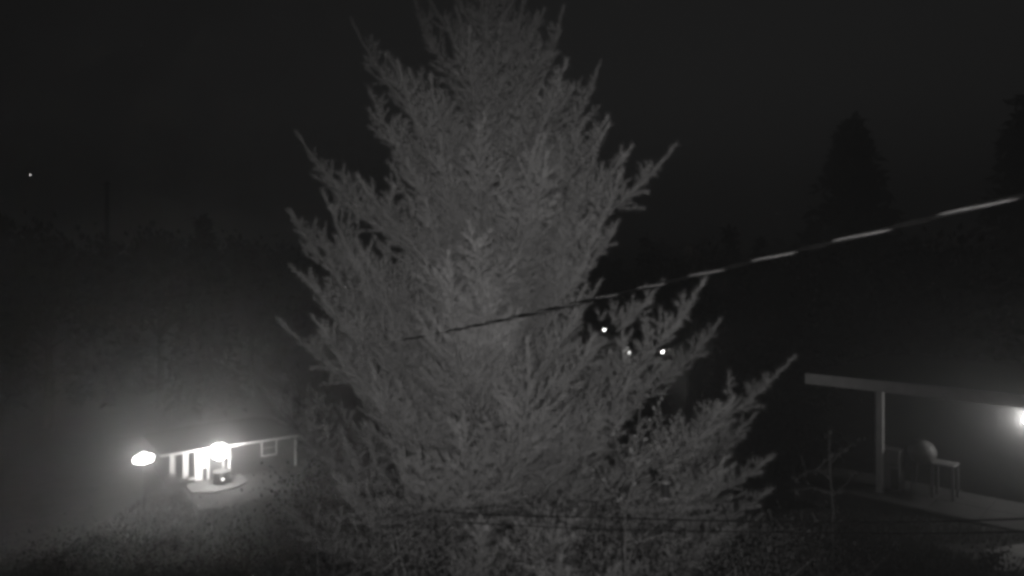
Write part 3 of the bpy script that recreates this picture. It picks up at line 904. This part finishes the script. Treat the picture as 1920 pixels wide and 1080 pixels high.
def far_broadleaf(px, py, y, halfw, label, seed, group='dark background trees'):
    rg = np.random.default_rng(seed)
    top = pt(px, py, y); g = gz(top.x, top.y) - 0.2
    root = empty('broadleaf_tree', (top.x, top.y, g)); tag(root, label, 'tree', group)
    H = top.z - g
    tb2 = MB().tube([(0, 0, 0), (0.1, 0, H * 0.3), (0, 0.1, H * 0.6)], [0.022 * H, 0.015 * H, 0.006 * H], 8)
    A = []; S_ = []
    for k in range(46):
        d = unit(rg.normal(size=3)); d[2] = abs(d[2]) * 1.2 - 0.25
        c = np.array([0, 0, H * 0.62]) + d * np.array([halfw, halfw, H * 0.33]) * rg.uniform(0.55, 1.0)
        if k % 3 == 0: tb2.tube([(0, 0.05, H * 0.4), tuple(c * 0.5 + np.array([0, 0, H * 0.24])), tuple(c)], [0.008 * H, 0.005 * H, 0.01], 5)
        A.append(c + rg.normal(0, halfw * 0.15, (70, 3))); S_.append(np.tile(d, (70, 1)))
    tb2.build('trunk', M['far_bark'], root)
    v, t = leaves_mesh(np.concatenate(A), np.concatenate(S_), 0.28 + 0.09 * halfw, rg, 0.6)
    link('crown', np_mesh('crown', v, t), M['far_leaf'], root)

far_conifer(1598, 212, 112, 14.0, 'tallest dark conifer behind the slanting cable, right of the spruce', 1)
far_conifer(1925, 160, 100, 11.5, 'dark conifer cut off by the right edge of the picture', 2)
far_conifer(1368, 420, 58, 2.6, 'small pointed conifer on the skyline right of the spruce', 3)
far_conifer(1424, 436, 60, 2.4, 'lower pointed conifer just left of the tallest dark conifer', 4)
far_broadleaf(1290, 456, 56, 4.6, 'rounded dark tree on the skyline beside the spruce', 5)
far_conifer(1213, 432, 54, 2.4, 'pointed dark tree half hidden behind the spruce on its right', 6)
far_broadleaf(1508, 434, 54, 4.2, 'dark broad tree at the left foot of the tallest conifer', 7)
far_broadleaf(1745, 440, 48, 5.5, 'dark broad tree below the right part of the cable', 8)
far_broadleaf(1660, 560, 38, 5.0, 'dark broad tree above the flat porch roof', 14)
far_conifer(1480, 560, 46, 4.0, 'dark conifer low between spruce and porch building', 15)
far_conifer(382, 395, 74, 5.0, 'pointed dark tree on the skyline left of the spruce', 9)
far_broadleaf(300, 438, 82, 7.0, 'rounded dark tree on the skyline right of the utility pole', 10)
far_broadleaf(470, 432, 88, 6.5, 'rounded dark tree on the skyline nearest the spruce on the left', 11)
far_broadleaf(90, 430, 70, 8.0, 'rounded dark tree on the skyline left of the utility pole', 12)
far_conifer(0, 400, 76, 5.0, 'dark conifer at the left edge of the picture', 13)
far_broadleaf(610, 450, 92, 7.0, 'dark rounded tree behind the left boughs of the spruce', 16)
far_broadleaf(430, 540, 100, 7.5, 'dark rounded tree behind the lit house roof', 17)
far_conifer(205, 452, 86, 6.0, 'dark conifer in front of the utility pole, above the floodlights', 18)

# far wood closing the valley: reads as one mass
rg = np.random.default_rng(21)
A = []; S_ = []
for k in range(330):
    a = R(rg.uniform(38, 142)); r_ = rg.uniform(118, 190)
    x, y = r_ * math.cos(a), r_ * math.sin(a); g = gz(x, y); h = rg.uniform(11, 17)
    m_ = 90; zz = rg.random(m_) ** 0.8
    w = rg.uniform(2.4, 4.6) * (1 - zz) ** (0.8 if k % 2 else 0.4)
    th = rg.uniform(0, 6.28, m_)
    A.append(np.stack([x + w * np.cos(th), y + w * np.sin(th), g + h * zz], 1)); S_.append(np.stack([np.cos(th), np.sin(th), 0.3 * np.ones(m_)], 1))
v, t = leaves_mesh(np.concatenate(A), np.concatenate(S_), 2.6, rg, 0.7)
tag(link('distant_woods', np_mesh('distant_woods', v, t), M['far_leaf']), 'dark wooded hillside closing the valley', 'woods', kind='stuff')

# ================================================================== far lights
def street_lamp(px, py, y, I, label, r=0.16):
    p = pt(px, py, y); g = gz(p.x, p.y)
    root = empty('street_lamp', (p.x + 0.9, p.y, g)); tag(root, label, 'street lamp', 'far street lamps')
    H = p.z - g
    MB().tube([(0, 0, -0.2), (0, 0, H + 0.35)], [0.11, 0.06], 8).build('pole', M['metal'], root)
    MB().tube([(0, 0, H + 0.3), (-0.5, 0, H + 0.42), (-0.9, 0, H + 0.3)], 0.035, 6).build('arm', M['metal'], root)
    MB().lathe([(0.0, 0.3), (0.08, 0.28), (0.24, 0.1), (0.22, 0.08), (0.0, 0.12)], 12, (-0.9, 0, H)).build('lamp_head', M['metal'], root)
    MB().ball((-0.9, 0, H), r, 2).build('bulb', glow('street_lamp_light', I / (math.pi * r * r)), root, True)
street_lamp(1133, 618, 50, 0.3, 'small round street light showing through the right boughs of the spruce', 0.11)
street_lamp(514, 501, 95, 0.02, 'faint street light at the left edge of the spruce', 0.12)
street_lamp(1660, 509, 72, 0.012, 'faint speck of light in the dark trees under the cable', 0.05)

fh0 = pt(1205, 700, 62.0)
fg_ = gz(fh0.x, fh0.y)
fhz = pt(1205, 662, 62).z - fg_
far_h = empty('far_house', (fh0.x, fh0.y + 1.0, fg_), 0.0)
tag(far_h, 'far house behind the right boughs with one lit window', 'house')
TH = fhz + 1.0
MB().box(-4.5, 4.5, 0.0, 6.0, -0.3, TH).build('wall', M['wall_dark'], far_h)
rf = MB(); vs = [rf.bm.verts.new(p) for p in [(-5, -0.5, TH + 0.01), (5, -0.5, TH + 0.01), (5, 6.5, TH + 0.01), (-5, 6.5, TH + 0.01), (-5, 3, TH + 1.6), (5, 3, TH + 1.6)]]
for f in ((0, 1, 5, 4), (2, 3, 4, 5), (1, 2, 5), (3, 0, 4), (3, 2, 1, 0)): rf.bm.faces.new([vs[i] for i in f])
rf.build('roof', M['roof'], far_h)
lit = glow('lit_window_glow', 3.0)
lit_low = glow('dim_window_glow', 0.16)  # lower panes glow more dimly than the upper ones
wx = pt(1179, 668, 62).x - fh0.x; wz = fhz - 0.25
wn = MB().box(wx - 0.46, wx + 0.46, -0.06, -0.003, wz - 0.75, wz - 0.68).box(wx - 0.46, wx + 0.46, -0.06, -0.003, wz + 0.68, wz + 0.75).box(wx - 0.46, wx - 0.4, -0.06, -0.003, wz - 0.68, wz + 0.68).box(wx + 0.4, wx + 0.46, -0.06, -0.003, wz - 0.68, wz + 0.68).box(wx - 0.04, wx + 0.04, -0.06, -0.003, wz - 0.68, wz + 0.68).box(wx - 0.4, wx + 0.4, -0.058, -0.004, wz + 0.0, wz + 0.07).build('window', M['offwhite'], far_h)
for a0, a1 in ((-0.39, -0.05), (0.05, 0.39)):
    for b0, b1 in ((-0.67, -0.01), (0.08, 0.67)):
        MB().box(wx + a0, wx + a1, -0.03, -0.02, wz + b0, wz + b1).build('pane', lit if b0 > 0 else lit_low, wn)
fpz = pt(1240, 662, 61.6)
fpl = empty('porch_light', tuple(fpz)); tag(fpl, 'small starry porch light beside the right boughs of the spruce', 'lamp')
MB().ball((0, 0, 0), 0.42, 2).build('globe', glow('far_porch_light', 20.0), fpl, True)
lamp_light('far_porch_light', fpl, (0, 0, 0), 0.43, 7.0)
MB().lathe([(0.0, 0.4), (0.1, 0.38), (0.22, 0.3), (0.0, 0.36)], 12).box(-0.04, 0.04, 0.0, 1.39, 0.38, 0.44).build('bracket', M['metal'], fpl)

# airliner crossing the sky, far beyond the haze
ap = pt(58, 328, 2600.0)
pln = empty('airplane', tuple(ap), R(14)); tag(pln, 'distant airplane, a bright speck with a short pale tail in the sky at left', 'airplane')
MB().tube([(0, 0, 0), (-1.5, 0, 0.2), (-5, 0, 0.3), (-24, 0, 0.3), (-31, 0, 1.0), (-34, 0, 1.6)], [0.3, 1.3, 2.0, 2.0, 1.1, 0.3], 12).build('fuselage', M['white'], pln, True)
wg = MB()
for s in (-1, 1):
    wg.prism([(-11, s * 1.8), (-17, s * 1.8), (-22, s * 17), (-20.5, s * 17)], -0.6, -0.2)
wg.build('wings', M['white'], pln)
tf = MB(); vs = [tf.bm.verts.new(p) for p in [(-27, 0.15, 1.6), (-33, 0.15, 1.8), (-35, 0.15, 7.5), (-32.5, 0.15, 7.5), (-27, -0.15, 1.6), (-33, -0.15, 1.8), (-35, -0.15, 7.5), (-32.5, -0.15, 7.5)]]
for f in ((0, 1, 2, 3), (7, 6, 5, 4), (0, 4, 5, 1), (1, 5, 6, 2), (2, 6, 7, 3), (3, 7, 4, 0)): tf.bm.faces.new([vs[i] for i in f])
tf.build('tail_fin', M['white'], pln)
for s in (-1, 1):
    MB().tube([(-11, s * 6, -1.5), (-15, s * 6, -1.5)], [1.0, 0.8], 10).build('engine', M['white'], pln)
MB().ball((0.5, 0, -0.6), 2.4, 2).build('landing_light', glow('landing_light_glow', 90.0), pln, True)

# ================================================================== haze
hz = bpy.data.materials.new('glare_haze'); hz.use_nodes = True
t = hz.node_tree; t.nodes.clear()
pv = t.nodes.new('ShaderNodeVolumePrincipled')
pv.inputs['Color'].default_value = (0.9, 0.9, 0.9, 1)
pv.inputs['Density'].default_value = 0.0100
pv.inputs['Anisotropy'].default_value = 0.80
pv.inputs['Density Attribute'].default_value = ''
pv.inputs['Color Attribute'].default_value = ''
pv.inputs['Temperature Attribute'].default_value = ''
o = t.nodes.new('ShaderNodeOutputMaterial')
t.links.new(pv.outputs['Volume'], o.inputs['Volume'])
hz.cycles.homogeneous_volume = True
hb = MB().box(-245, 245, -75, 245, -13.5, 38.0).build('haze', hz)  # volume added to imitate the lens glare around the lamps
tag(hb, 'thin added haze standing in for lens glare round the lamps', 'haze', kind='stuff')
